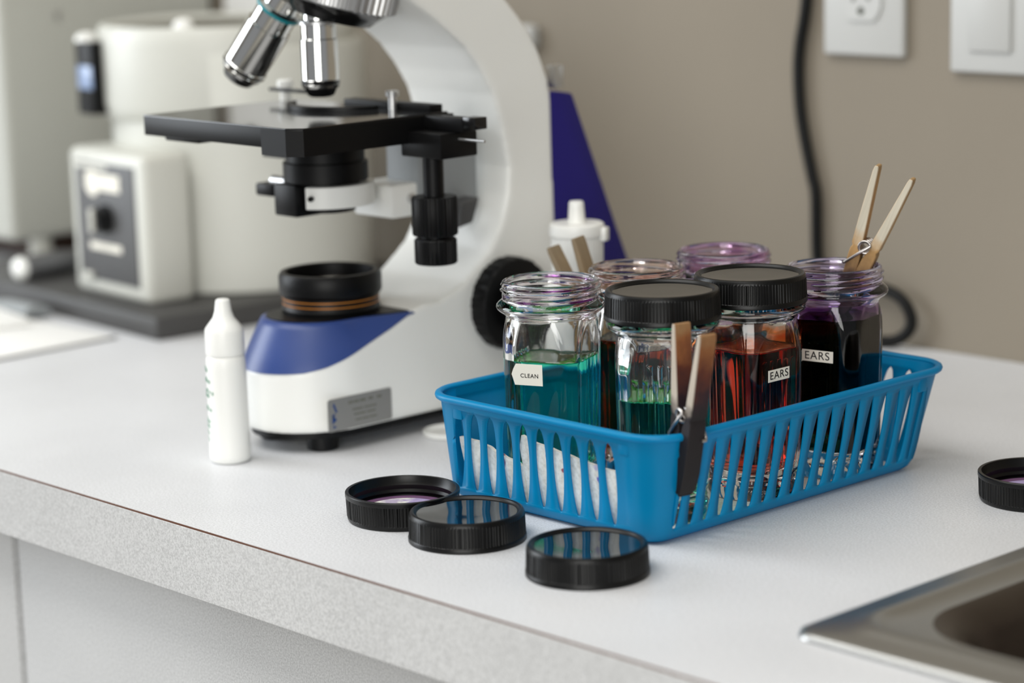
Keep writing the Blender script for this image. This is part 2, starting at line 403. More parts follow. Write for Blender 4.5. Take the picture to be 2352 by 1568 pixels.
# ------------------------------------------------------------------ blue basket
BX0, BX1, BY0, BY1 = -.953, -.7985, .8375, 1.049
TX0, TX1, TY0, TY1 = -.960, -.786, .829, 1.065
BH = .0575
def basket():
    t = thing('plastic_basket', 'bright blue slotted plastic basket holding the glass jars', 'basket', ((BX0 + BX1) / 2, (BY0 + BY1) / 2, 0))
    cx, cy = (BX0 + BX1) / 2, (BY0 + BY1) / 2
    levels = [(-1, 0, .007), (-.6, .0009, .0035), (-.3, .0028, .0012), (0, .006, 0)]
    nz = 34
    L = []
    for (t_, z, inset) in levels[:-1]: L.append((z / BH, inset))
    for i in range(nz + 1):
        z = .006 + (BH - .006) * i / nz; L.append((z / BH, 0))
    SL = (.11, .895)
    def wprof(u, short=False): # u in 0..1 along the slot
        if u <= 0 or u >= 1: return .06
        if short: return max(.06, (sin(pi * u ** 1.10) ** .42) * (.76 + .24 * u))
        return max(.06, (sin(pi * u ** .90) ** .45) * (1.04 - .36 * u))
    rows = []
    for (h, inset) in L:
        hh = h
        x0 = BX0 + (TX0 - BX0) * hh + inset; x1 = BX1 + (TX1 - BX1) * hh - inset
        y0 = BY0 + (TY0 - BY0) * hh + inset; y1 = BY1 + (TY1 - BY1) * hh - inset
        r = .0105 + .0115 * hh - inset * .5
        z = h * BH
        u = (h - SL[0]) / (SL[1] - SL[0])
        row = []
        # sides: (start, end) counter-clockwise, number of slots, half-width of slot
        sides = [((x1, y0 + r), (x1, y1 - r), 18, .0032), ((x1 - r, y1), (x0 + r, y1), 10, .0044), ((x0, y1 - r), (x0, y0 + r), 18, .0032), ((x0 + r, y0), (x1 - r, y0), 10, .0045)]
        cors = [((x1 - r, y1 - r), 0), ((x0 + r, y1 - r), 90), ((x0 + r, y0 + r), 180), ((x1 - r, y0 + r), 270)]
        for k in range(4):
            a, b, n, hw = sides[k]
            a = Vector(a); b = Vector(b); ln = (b - a).length
            for i in range(n):
                if k == 3: c = (.006 + .040 * hh) + i * (.0967 - .0027 * hh)
                elif k == 0: c = (.012 - .022 * hh + .001) + i * (.0585 + .0005 * hh); c = max(.0035 + i * .001, c)
                elif k == 2: c = 1 - ((.012 - .022 * hh + .001) + i * (.0585 + .0005 * hh)); c = min(.9965, c)
                else: c = (i + .5) / n
                w = hw * wprof(u, k in (1, 3)) / ln
                for e in (-1, -.0, 1):
                    row.append((a + (b - a) * (c + e * w), 'LMR'[int(e) + 1]))
            ce, a0 = cors[k]
            for q in range(0, 9):
                an = R(a0 + 90 * q / 8); row.append((Vector((ce[0] + r * cos(an), ce[1] + r * sin(an))), 'C'))
        rows.append((z, u, row))
    n = len(rows[0][2]); v = []; f = []
    for z, u, row in rows:
        for p, k in row: v.append((p.x - cx, p.y - cy, z))
    for i in range(len(rows) - 1):
        op = rows[i][1] > -.001 and rows[i + 1][1] < 1.001
        for j in range(n):
            k = (j + 1) % n; a = rows[i][2][j][1]; b = rows[i][2][k][1]
            if op and ((a == 'L' and b == 'M') or (a == 'M' and b == 'R')): continue
            f.append([i * n + j, i * n + k, (i + 1) * n + k, (i + 1) * n + j])
    f.append(list(range(n))[::-1])
    used = sorted({i for q in f for i in q}); mp = {o: i for i, o in enumerate(used)}
    me = bpy.data.meshes.new('slotted_walls')
    me.from_pydata([v[i] for i in used], [], [[mp[i] for i in q] for q in f])
    me.polygons.foreach_set('use_smooth', [True] * len(me.polygons)); me.set_sharp_from_angle(angle=R(40))
    me.materials.append(BLUE)
    o = bpy.data.objects.new('slotted_walls', me); COL.objects.link(o); o.parent = t
    md = o.modifiers.new('Solidify', 'SOLIDIFY'); md.thickness = .0011; md.offset = -1
    # rolled rim
    path = []
    r = .022
    for (c, a0) in (((TX1 - r, TY1 - r), 0), ((TX0 + r, TY1 - r), 90), ((TX0 + r, TY0 + r), 180), ((TX1 - r, TY0 + r), 270)):
        for q in range(13):
            an = R(a0 + 90 * q / 12); path.append((c[0] - cx, c[1] - cy, an, r))
    rings = []
    prof = [(-.0016, 0), (-.0014, .0009), (-.0004, .0016), (.0012, .0017), (.0024, .0010), (.0028, -.0002), (.0024, -.0014), (.0015, -.0021), (.0010, -.0016), (-.0006, -.0012)]
    vv = []; ff = []; m = len(prof); N = len(path)
    for (px, py, an, r_) in path:
        for d, z in prof: vv.append((px + (r_ + d) * cos(an), py + (r_ + d) * sin(an), BH + z))
    for i in range(N):
        k = (i + 1) % N
        for j in range(m): ff.append([i * m + j, k * m + j, k * m + (j + 1) % m, i * m + (j + 1) % m])
    part_label(mesh('rim', vv, ff, BLUE, t, 60), 'rolled blue rim of the basket')
    for (x, y, rz) in ((TX0 + .026, TY0, 0), (TX1 - .026, TY0, 0), (TX1, TY0 + .026, 90), (TX1, TY1 - .026, 90)):
        mesh('stacking_tab', *rbox(-.0035, .0035, -.0012, .0012, -.0042, .0042, .0008), BLUE, t, 40, (x - cx + (.002 if rz == 90 else 0) * -1, y - cy + (.002 if rz == 0 else 0), BH - .0066), (R(0), R(0), R(rz)))
basket()

# paper towels inside the basket
PT1 = paper_towel('stained paper towel', [((.0095, -.003, .0235), .0035, srgb(96, 50, 110), .95), ((.0080, -.003, .0270), .0022, srgb(150, 60, 70), .85)])
PT2 = paper_towel('stained paper towel two', [((-.020, -.004, .0330), .0022, srgb(150, 60, 120), .85), ((-.0095, -.003, .0265), .0017, srgb(150, 40, 70), .9), ((.0175, -.003, .0265), .0028, srgb(96, 80, 185), .95), ((.0165, -.004, .0325), .0028, srgb(160, 150, 205), .6)])
PT3 = paper_towel('stained liner towel', [((.05, .085, 0), .012, srgb(70, 50, 170), .95), ((.06, .06, 0), .008, srgb(90, 70, 190), .9), ((.03, .095, 0), .006, srgb(120, 90, 190), .8), ((.055, .02, 0), .006, srgb(190, 120, 110), .6), ((.03, .0, 0), .008, srgb(180, 90, 60), .6)])
def towel(name, label, m, x0, x1, top, y, thick=.0022):
    n = 40; k = 14; A = []; B = []
    cx = (x0 + x1) / 2
    for side, arr in ((0, A), (1, B)):
        for j in range(k + 1):
            for i in range(n + 1):
                u = i / n; x = x0 + (x1 - x0) * u - cx; h = top(u)
                z = .0005 + (h - .0005) * j / k
                yy = -.0078 * z / .0575 + .0007 * sin(u * 9 + j * .35) + .0004 * sin(u * 31)
                arr.append((x, yy + side * thick, z))
    v = A + B; N = (n + 1) * (k + 1); f = []
    for j in range(k):
        for i in range(n):
            a = j * (n + 1) + i; f.append([a, a + 1, a + n + 2, a + n + 1]); f.append([N + a, N + a + n + 1, N + a + n + 2, N + a + 1])
    bd = [i for i in range(n + 1)] + [j * (n + 1) + n for j in range(1, k + 1)] + [k * (n + 1) + i for i in range(n - 1, -1, -1)] + [j * (n + 1) for j in range(k - 1, 0, -1)]
    for a, b in zip(bd, bd[1:] + bd[:1]): f.append([a, N + a, N + b, b])
    o = mesh(name, v, f, m, None, 60, (cx, y, Z0 + .0029))
    return tag(o, label, 'paper towel')
towel('paper_towel', 'white folded paper towel with a dark purple blot, in the basket end nearest the microscope', PT1, -.940, -.893, lambda u: .0325 - .0095 * u ** 1.6, .8415)
towel('paper_towel', 'white folded paper towel with small violet marks behind the front basket slots', PT2, -.8925, -.814, lambda u: .041 - .010 * max(0, u - .04) ** .6 - (.006 if u < .02 else 0), .8412)
ln = mesh('paper_towel', *rbox(-.067, .067, -.0925, .0925, -.00025, .00025, 0), PT3, None, 0, ((BX0 + BX1) / 2, .9505, Z0 + .00195))
tag(ln, 'white paper towel lining the basket floor under the jars, dyed violet at the far end', 'paper towel')

# ------------------------------------------------------------------ lids
def lid_shell(n=432, ribs=108):
    def mod(r, z, a):
        if .0027 < z < .0127 and r > .0285: return r + .00018 * (1 if sin(ribs * a) > 0 else -1)
        return r
    prof = [(.0282, 0), (.0298, 0), (.0301, .0004), (.0301, .0022), (.0299, .0026), (.02965, .0028), (.0293, .0126), (.0293, .0129), (.0292, .0140), (.0286, .0150), (.0277, .0153), (.0268, .0150), (.0263, .0143),
            (.0258, .0138), (.0255, .0136), (.0255, .0122), (.0272, .0120), (.0275, .0100), (.0267, .0085), (.0275, .0070), (.0267, .0045), (.0276, .003)]
    return ring_lathe(prof, n, mod)
LS = lid_shell()
TD = lathe([(.02556, .0137), (.0255, .01385), (.0245, .01375), (.01, .01372), (.0006, .01372)], 96, cap0=False)
TDB = lathe([(.02556, .0123), (.02556, .0137)], 96)
def lid_parts(parent, z=0, flip=False, liner=None):
    s = mesh('skirt', *LS, BLK, parent, 30)
    d = G(); d.add(*TDB); d.add(*TD)
    d = d.obj('top_panel', BLKG, parent, 40); part_label(d, 'smooth shiny recessed top')
    return s, d
lin_m = paper_towel('stained lid liner', [((0, -.016, .0118), .012, srgb(140, 110, 190), .7), ((-.014, -.008, .0118), .007, srgb(150, 120, 180), .6), ((0, .012, .0118), .012, srgb(150, 120, 180), .6)])
LINE = pbr('purple liner edge', srgb(112, 78, 112), .6, noise=.3, nscale=120)
def free_lid(loc, rz, label, flip=False):
    t = thing('jar_lid', label, 'lid', loc, (180 if flip else 0, 0, rz), 'loose black jar lids on the worktop')
    if flip: t.location.z += .0153
    lid_parts(t)
    if flip: 
        part_label(mesh('liner', *lathe([(.0215, .0119), (.0215, .0106), (.0210, .0104), (.0006, .0104)], 72), lin_m, t, 40), 'pale violet stained liner disc')
        part_label(mesh('liner_edge', *ring_lathe([(.0266, .0119), (.0266, .0108), (.0262, .0104), (.0216, .0104), (.0216, .0119)], 72), LINE, t, 40), 'dull purple edge of the liner')
    return t
free_lid((-.938, .7934, 0), 10, 'upturned black jar lid with purple stained liner touching the blue basket', True)
free_lid((-.8826, .7886, 0), 0, 'black ribbed jar lid lying between the upturned lid and the nearest lid')
free_lid((-.7942, .7862, 0), 40, 'nearest black jar lid, alone by the basket corner')
free_lid((-.7122, 1.0371, 0), 70, 'upturned black jar lid far from the others, cut by the picture edge above the sink', True)

# ------------------------------------------------------------------ staining jars
SZ = .9845
def srad(a, p, th):
    return a / (abs(cos(th)) ** p + abs(sin(th)) ** p) ** (1 / p)
NJ = 240
OUT = [(.0002, .0205, .0205), (.0004, .0228, .0228), (.0030, .0238, .0238), (.0060, .0233, .0233), (.0080, .0222, .0222), (.0092, .0206, .0232), (.0108, .0200, .0228), (.0125, .0207, .0250), (.0150, .0211, .0258), (.03, .0214, .0262), (.05, .0218, .0266), (.07, .0222, .0270),
       (.080, .0224, .0271), (.084, .0225, .0269), (.087, .0226, .0266), (.0895, .0227, .0261), (.0918, .0229, .0255), (.0938, .0231, .0249), (.0955, .0232, .0245), (.0968, .0243, .0243), (.0985, .0258, .0258), (.0998, .0278, .0278), (.1010, .0290, .0290), (.1022, .0294, .0294), (.1034, .0291, .0291), (.1046, .0280, .0280), (.1056, .0268, .0268), (.1062, .0263, .0263)]
INN = [(.1145, .0235), (.112, .0232), (.108, .0231), (.1045, .0228), (.101, .0218)]
INP = [(.0140, .0181, .0222), (.050, .0188, .0228), (.078, .0193, .0234), (.083, .0193, .0230), (.088, .0193, .0223), (.092, .0194, .0215), (.095, .0194, .0207), (.0975, .0195, .0201), (.0985, .0204, .0204)]
def flat_r(a, Rc, th):
    fl = a / max(abs(cos(th)), abs(sin(th))); n = 44
    return (fl ** -n + Rc ** -n) ** (-1 / n)
def sup(a, Rc, z): return [(flat_r(a, Rc, 2 * pi * j / NJ) * cos(2 * pi * j / NJ), flat_r(a, Rc, 2 * pi * j / NJ) * sin(2 * pi * j / NJ), z * SZ) for j in range(NJ)]
RIBTOP = .0757
RIBROT = [0.0]
def rib(th, r, z):
    x, y = r * cos(th + RIBROT[0]), r * sin(th + RIBROT[0])
    if abs(x) < abs(y) * 1.02 or abs(y) > .0135: return 0
    k = max(0, min(1, (RIBTOP - z) / .0035)); k = math.sqrt(max(0, 1 - (1 - k) ** 2))
    return .0025 * max(0, cos(2 * pi * y / .0054)) ** .6 * k
def inner_ring(z):
    a, Rc = INP[-1][1:]
    for (z0, a0, r0), (z1, a1, r1) in zip(INP, INP[1:]):
        if z <= z1:
            t = max(0, (z - z0) / (z1 - z0)); a = a0 + (a1 - a0) * t; Rc = r0 + (r1 - r0) * t; break
    out = []
    for j in range(NJ):
        th = 2 * pi * j / NJ; r = flat_r(a, Rc, th); r -= rib(th, r, z)
        out.append((r * cos(th), r * sin(th), z * SZ))
    return out
RZL = [.078, .0765, .0758, .0754, .0750, .0745, .0740, .0733, .0725, .0718, .070, .065, .060, .055, .045, .035, .025, .018]
def circ(r, z): return [(r * cos(2 * pi * j / NJ), r * sin(2 * pi * j / NJ), z * SZ) for j in range(NJ)]
wall_ring = inner_ring
FLOORP = ((.0152, .0172, .0205), (.0139, .0150, .0165), (.0135, .009, .009), (.0134, .003, .003))
UPZ = [.0985 - .0205 * k / 15 for k in range(15)]
def jar_glass(level):
    """outer skin, neck and the dry inner wall; below the liquid level the wall is the liquid's own skin"""
    rings = [sup(a, p, z) for z, a, p in OUT]
    nt_ = 16
    for i in range(1, nt_ + 1):
        z = .1062 + (.1150 - .1062) * i / nt_; ring = []
        for j in range(NJ):
            th = 2 * pi * j / NJ; d = 0
            for turn in (0, 1):
                zt = .1082 + .0034 * (th / (2 * pi) + turn); d = max(d, math.exp(-((z - zt) / .00062) ** 2))
            fade = min(1, max(0, (.1146 - z) / .0006))
            r = .0261 + .0011 * d * fade
            ring.append((r * cos(th), r * sin(th), z * SZ))
        rings.append(ring)
    for z, r in ((.1157, .0258), (.1161, .0252), (.1163, .0246), (.1160, .0240), (.1153, .0236)): rings.append(circ(r, z))
    for z, r in INN: rings.append(circ(r, z))
    zz = UPZ + RZL
    for z in zz:
        if z > level + .0002: rings.append(wall_ring(z))
    rings.append(wall_ring(level))
    return loft(rings, True, False)
def jar_liquid(level):
    zz = sorted(UPZ + RZL)
    rings = [sup(a, p, z) for z, a, p in reversed(FLOORP)]
    for z in zz:
        if z < level - .0002: rings.append(wall_ring(z))
    rings.append(wall_ring(level))
    v, f = loft(rings, True, False)
    nw = len(f)
    top = wall_ring(level); b = len(v) - NJ
    r2 = [[(p[0] * k, p[1] * k, p[2] - d) for p in top] for k, d in ((.975, .0005), (.93, .0008), (.5, .0008))]
    prev = b
    for ring in r2:
        st = len(v); v = v + ring
        for q in range(NJ): f.append([prev + q, prev + (q + 1) % NJ, st + (q + 1) % NJ, st + q])
        prev = st
    f.append([prev + q for q in range(NJ)])
    return v, f, nw
def jar(x, y, rz, label, glass, liq=None, level=0, lid=False):
    t = thing('staining_jar', label, 'jar', (x, y, .0024), (0, 0, rz), 'glass staining jars in the blue basket')
    mesh('glass_body', *jar_glass(level), glass, t, 40)
    if liq:
        v, f, nw = jar_liquid(level)
        o = mesh('liquid', v, f, liq[0][0], t, 40); part_label(o, liq[1]); o.data.materials.append(liq[0][1])
        o.data.polygons.foreach_set('material_index', [0] * nw + [1] * (len(f) - nw))
    if lid:
        e = mesh('lid', *LS, BLK, t, 30, (0, 0, .1048 * SZ)); part_label(e, 'black ribbed screw lid')
        d = G(); d.add(*TDB); d.add(*TD); d.obj('top_panel', BLKG, e, 40)
    return t
PUR = (.30, .045, .32, 1); PUR2 = (.62, .36, .55, 1)
RIBROT[0] = pi / 2
clean = jar(-.9157, .8833, -67, 'open glass jar of teal liquid with a label reading CLEAN', glass_mat('jar glass faint violet', (.72, .50, .66, 1), .101, .118, .6, 60, (.40, .62), None, ((.1052, .0006), (.1058, .0003), (.1118, .0007)), (.16, .01, .22, 1)),
            (liquid_mat('teal liquid', (.05, .995, .87, 1), 70), 'teal green liquid'), .0740)
RIBROT[0] = 0
green = jar(-.8341, .8835, -58, 'black lidded glass jar of green liquid at the near corner of the basket', glass_mat('jar glass clear'),
            (liquid_mat('green liquid', (.05, .995, .82, 1), 55), 'green liquid filling the lower half'), .0640, True)
red = jar(-.8305, .947, -3, 'black lidded glass jar of red liquid with a label reading EARS', glass_mat('jar glass orange film', (.95, .26, .02, 1), .079, .0885, .95, 38, (.30, .48)),
          (liquid_mat('red liquid', (.93, .28, .03, 1), 90), 'dark red liquid'), .0807, True)
purple = jar(-.8255, 1.0098, -76, 'open glass jar of black violet liquid, labelled EARS, with a clothespin in it', glass_mat('jar glass violet', (.20, .015, .34, 1), .085, .118, .9, 34, (.22, .54), .6),
             (liquid_mat('violet black liquid', (.35, .10, .36, 1), 700), 'almost black violet liquid'), .0885)
pink = jar(-.909, .9425, -70, 'open glass jar with a pinkish orange smeared rim, right behind the CLEAN jar', glass_mat('jar glass salmon', (.80, .40, .30, 1), .096, .118, .75, 45, (.34, .62)),
           (liquid_mat('orange liquid', (.90, .42, .05, 1), 130), 'dark orange liquid'), .077)
back = jar(-.9095, 1.0145, -75, 'open glass jar with a purple smeared neck, farthest back in the basket', glass_mat('jar glass purple', (.44, .10, .42, 1), .094, .118, .8, 38, (.3, .58)),
           (liquid_mat('purple liquid', (.45, .10, .42, 1), 500), 'dark purple liquid'), .08)
def jar_label(parent, x, z, w, h, text, tsize, bold=0, ragged=False, tilt=0):
    # local +X is the labelled face of the jar
    a = .0213 + (.0225 - .0213) * (z / SZ - .03) / .055
    M = T(a + .0004, x, z) @ RY(1.3) @ RZ(90) @ RX(90) @ RZ(tilt)
    if ragged:
        poly = [(-w / 2 + .0014, h / 2), (w / 2, h / 2), (w / 2, -h / 2), (-w / 2 + .0006, -h / 2), (-w / 2 - .0012, .0), (-w / 2 - .0002, .0028)]
    else:
        poly = [(-w / 2, h / 2), (w / 2, h / 2 - .0003), (w / 2 - .0002, -h / 2), (-w / 2 - .0002, -h / 2 + .0003)]
    v, f = prism(poly, -.0001, .0001, 0, 1, 'z')
    l = mesh('paper_label', [M @ Vector(p) for p in v], f, PAPERW, parent, 0); part_label(l, 'small white paper label reading ' + text)
    text_mesh('lettering', text, tsize, INK, l, M @ T((.0008 if ragged else 0), (-.0006 if ragged else 0), .00016), bold)
jar_label(clean, -.0046, .0665, .0166, .0115, 'CLEAN', .0031, .00003, True)
jar_label(red, -.0022, .0670, .0158, .0066, 'EARS', .0058, .00002, False, 2)
jar_label(purple, .0008, .0682, .0190, .0066, 'EARS', .0062, .00002, False, 0)

# ------------------------------------------------------------------ clothespins
def clothespin(loc, rot, m, label, opening=4.5, gap=.0012):
    t = bpy.data.objects.new('clothespin', None); COL.objects.link(t); t.empty_display_size = .02
    t.location = (loc[0], loc[1], loc[2] + Z0); t.rotation_mode = 'XYZ'; t.rotation_euler = rot
    tag(t, label, 'clothespin', 'wooden clothespins')
    poly = [(.0002, .0005), (.0032, 0), (.0056, .004), (.0070, .013), (.0073, .036), (.0070, .0405), (.0062, .042), (.0070, .0435), (.0071, .056), (.0069, .084), (.0064, .087), (.0044, .087),
            (.0040, .085), (.0020, .056), (.0012, .0445), (.0022, .042), (.0012, .0395), (.0004, .036), (.0003, .0245), (.0012, .022), (.0003, .0195)]
    for s in (1, -1):
        v, f = prism([(a * s, b) for a, b in poly], -.005, .005, .0004, 1, 'y')
        v = [Vector((p.x, p.y * (.66 if p.z < .0025 else 1), p.z)) for p in v]
        M = T(0, 0, .040) @ RY(s * opening) @ T(s * gap, 0, -.040)
        mesh('wooden_arm', [M @ Vector(p) for p in v], f, m, t, 30)
    pts = []
    nt_ = 3.5; n = 84
    for i in range(n + 1):
        a = 2 * pi * nt_ * i / n + .6
        pts.append((.0034 * cos(a), -.0062 + .0124 * i / n, .0425 + .0034 * sin(a)))
    p0 = Vector(pts[0]); p1 = Vector(pts[-1])
    pre = [(-.0078, -.003, .0305), (-.0080, -.0052, .0305), (-.0070, -.0060, .0315), (-.002, -.0060, .0385)]
    post = [(.002, .0060, .0385), (.0070, .0060, .0315), (.0080, .0052, .0305), (.0078, .003, .0305)]
    mesh('spring', *tube(pre + pts + post, .00088, 10), WIRE, t, 60)
    return t
W1 = wood_mat('dyed peg wood', [(0, srgb(16, 9, 11)), (.50, srgb(20, 10, 15)), (.62, srgb(40, 16, 26)), (.76, srgb(92, 42, 24)), (.90, srgb(138, 86, 46)), (1, srgb(152, 116, 78))], srgb(186, 176, 162))
W2 = wood_mat('weathered peg wood', [(0, srgb(90, 60, 36)), (.3, srgb(140, 110, 70)), (.5, srgb(150, 124, 86)), (.8, srgb(146, 126, 98)), (1, srgb(140, 124, 100))])
W3 = wood_mat('pale peg wood', [(0, srgb(40, 16, 30)), (.26, srgb(58, 32, 30)), (.46, srgb(178, 140, 90)), (.6, srgb(196, 156, 104)), (.85, srgb(188, 150, 100)), (1, srgb(176, 142, 96))], srgb(206, 198, 180))  # its paler narrow sides stand for light, put into the colour
clothespin((-.7905, .8505, .0260), (0, R(7), R(-11)), W1, 'dark dyed wooden clothespin clipped on the near corner of the basket rim', 5, .0011)
clothespin((-.9525, .9700, .0405), (R(6), R(-20), R(4)), W2, 'grey brown wooden clothespin clipped on the basket rim behind the CLEAN jar', 4.2, .0013)
clothespin((-.8292, 1.0190, .0862), (0, R(21), R(27)), W3, 'pale wooden clothespin standing up out of the EARS jar of violet liquid', 5, .0005)
SLIDE = pbr('dyed slide', srgb(52, 26, 24), .3)
sl = mesh('microscope_slide', *rbox(-.0005, .0005, -.011, .011, -.062, .014, 0), SLIDE, None, 0, (-.8295, 1.0187, Z0 + .0822), (0, R(3), R(27)))
tag(sl, 'brown dyed slide gripped by the clothespin inside the violet jar', 'slide')

# ------------------------------------------------------------------ white dropper bottle
def dropper():
    t = thing('dropper_bottle', 'small white dropper bottle with green vertical writing in front of the microscope base', 'bottle', (-1.1085, .8085, 0), (0, 0, 0))
    mesh('bottle_body', *lathe([(.0095, 0), (.0108, .0004), (.0119, .002), (.0121, .005), (.0119, .012), (.0116, .035), (.0115, .056), (.0113, .0605), (.0108, .0625), (.0100, .0632)], 72), WHT, t, 40)
    mesh('cap', *lathe([(.0108, .0632), (.0112, .0636), (.0113, .066), (.0112, .0765), (.0108, .0785), (.0085, .0815), (.0062, .0845), (.0050, .088), (.0044, .0925), (.0041, .0945), (.0032, .0952), (.0008, .0953)], 72), WHT, t, 40)
    g = G()
    # a column of small printed marks reading upwards, too small to make out
    rows = [(.0555, 3, 1.6), (.049, 5, 2.6), (.0425, 6, 3.6), (.0405, 4, 2.2), (.0325, 5, 3.0), (.0255, 4, 2.4), (.0225, 4, 2.0), (.0185, 3, 1.6), (.0145, 3, 1.4)]
    o = None
    for z, k, wmm in rows:
        for i in range(k):
            a = R(-113 - 3.4 * wmm * (i - (k - 1) / 2))
            M = Matrix.Rotation(a, 4, 'Z') @ T(.01175, 0, z + .0008 * ((i * 7) % 3 - 1))
            g.add(*rbox(-.0001, .00014, -.0004, .0004, -.0009, .0009 - .0004 * (i % 2), 0), M)
    part_label(g.obj('printed_text', INKG, t, 0), 'vertical line of small green print')
    # screw-neck tab
dropper()

# ------------------------------------------------------------------ large white squeeze bottle behind the jars
def bottle2():
    t = thing('squeeze_bottle', 'white squeeze bottle with a spout cap standing between the microscope and the jars', 'bottle', (-1.0205, 1.0075, 0), (0, 0, 0)); t.scale = (1, 1, 1.035)
    mesh('bottle_body', *lathe([(.018, 0), (.0205, .001), (.0222, .004), (.0222, .074), (.0218, .080), (.0200, .0845), (.0150, .087)], 72), WHT, t, 40)
    def mod(r, z, a): return r + (.00025 * (1 if sin(60 * a) > 0 else -1) if .09 < z < .111 else 0)
    mesh('cap', *lathe([(.0140, .0865), (.0148, .0872), (.0152, .0905), (.0159, .1110), (.0166, .1118), (.0168, .1150), (.0163, .1180), (.0152, .1188), (.0060, .1190)], 240, mod), WHT, t, 30)
    mesh('spout', *lathe([(.0054, .1185), (.0052, .1195), (.0046, .1280), (.0044, .1305), (.0038, .1313), (.0008, .1316)], 48), WHT, t, 40)
    mesh('cap_tab', *rbox(-.003, .003, -.0035, .0035, -.004, .004, .001), WHT, t, 40, (.0145, .0075, .1125), (0, 0, R(25)))
bottle2()

# small round translucent lid beside the microscope
pl = thing('small_dish', 'small round white dish lid on the worktop between microscope and basket', 'dish', (-1.0585, .934, 0)); pl.scale = (1.25, 1.25, 1)
mesh('dish', *lathe([(.0118, 0), (.0126, .0006), (.0128, .0032), (.0122, .0036), (.0116, .0030), (.0112, .0014), (.0004, .0012)], 48), WHT, pl, 40)

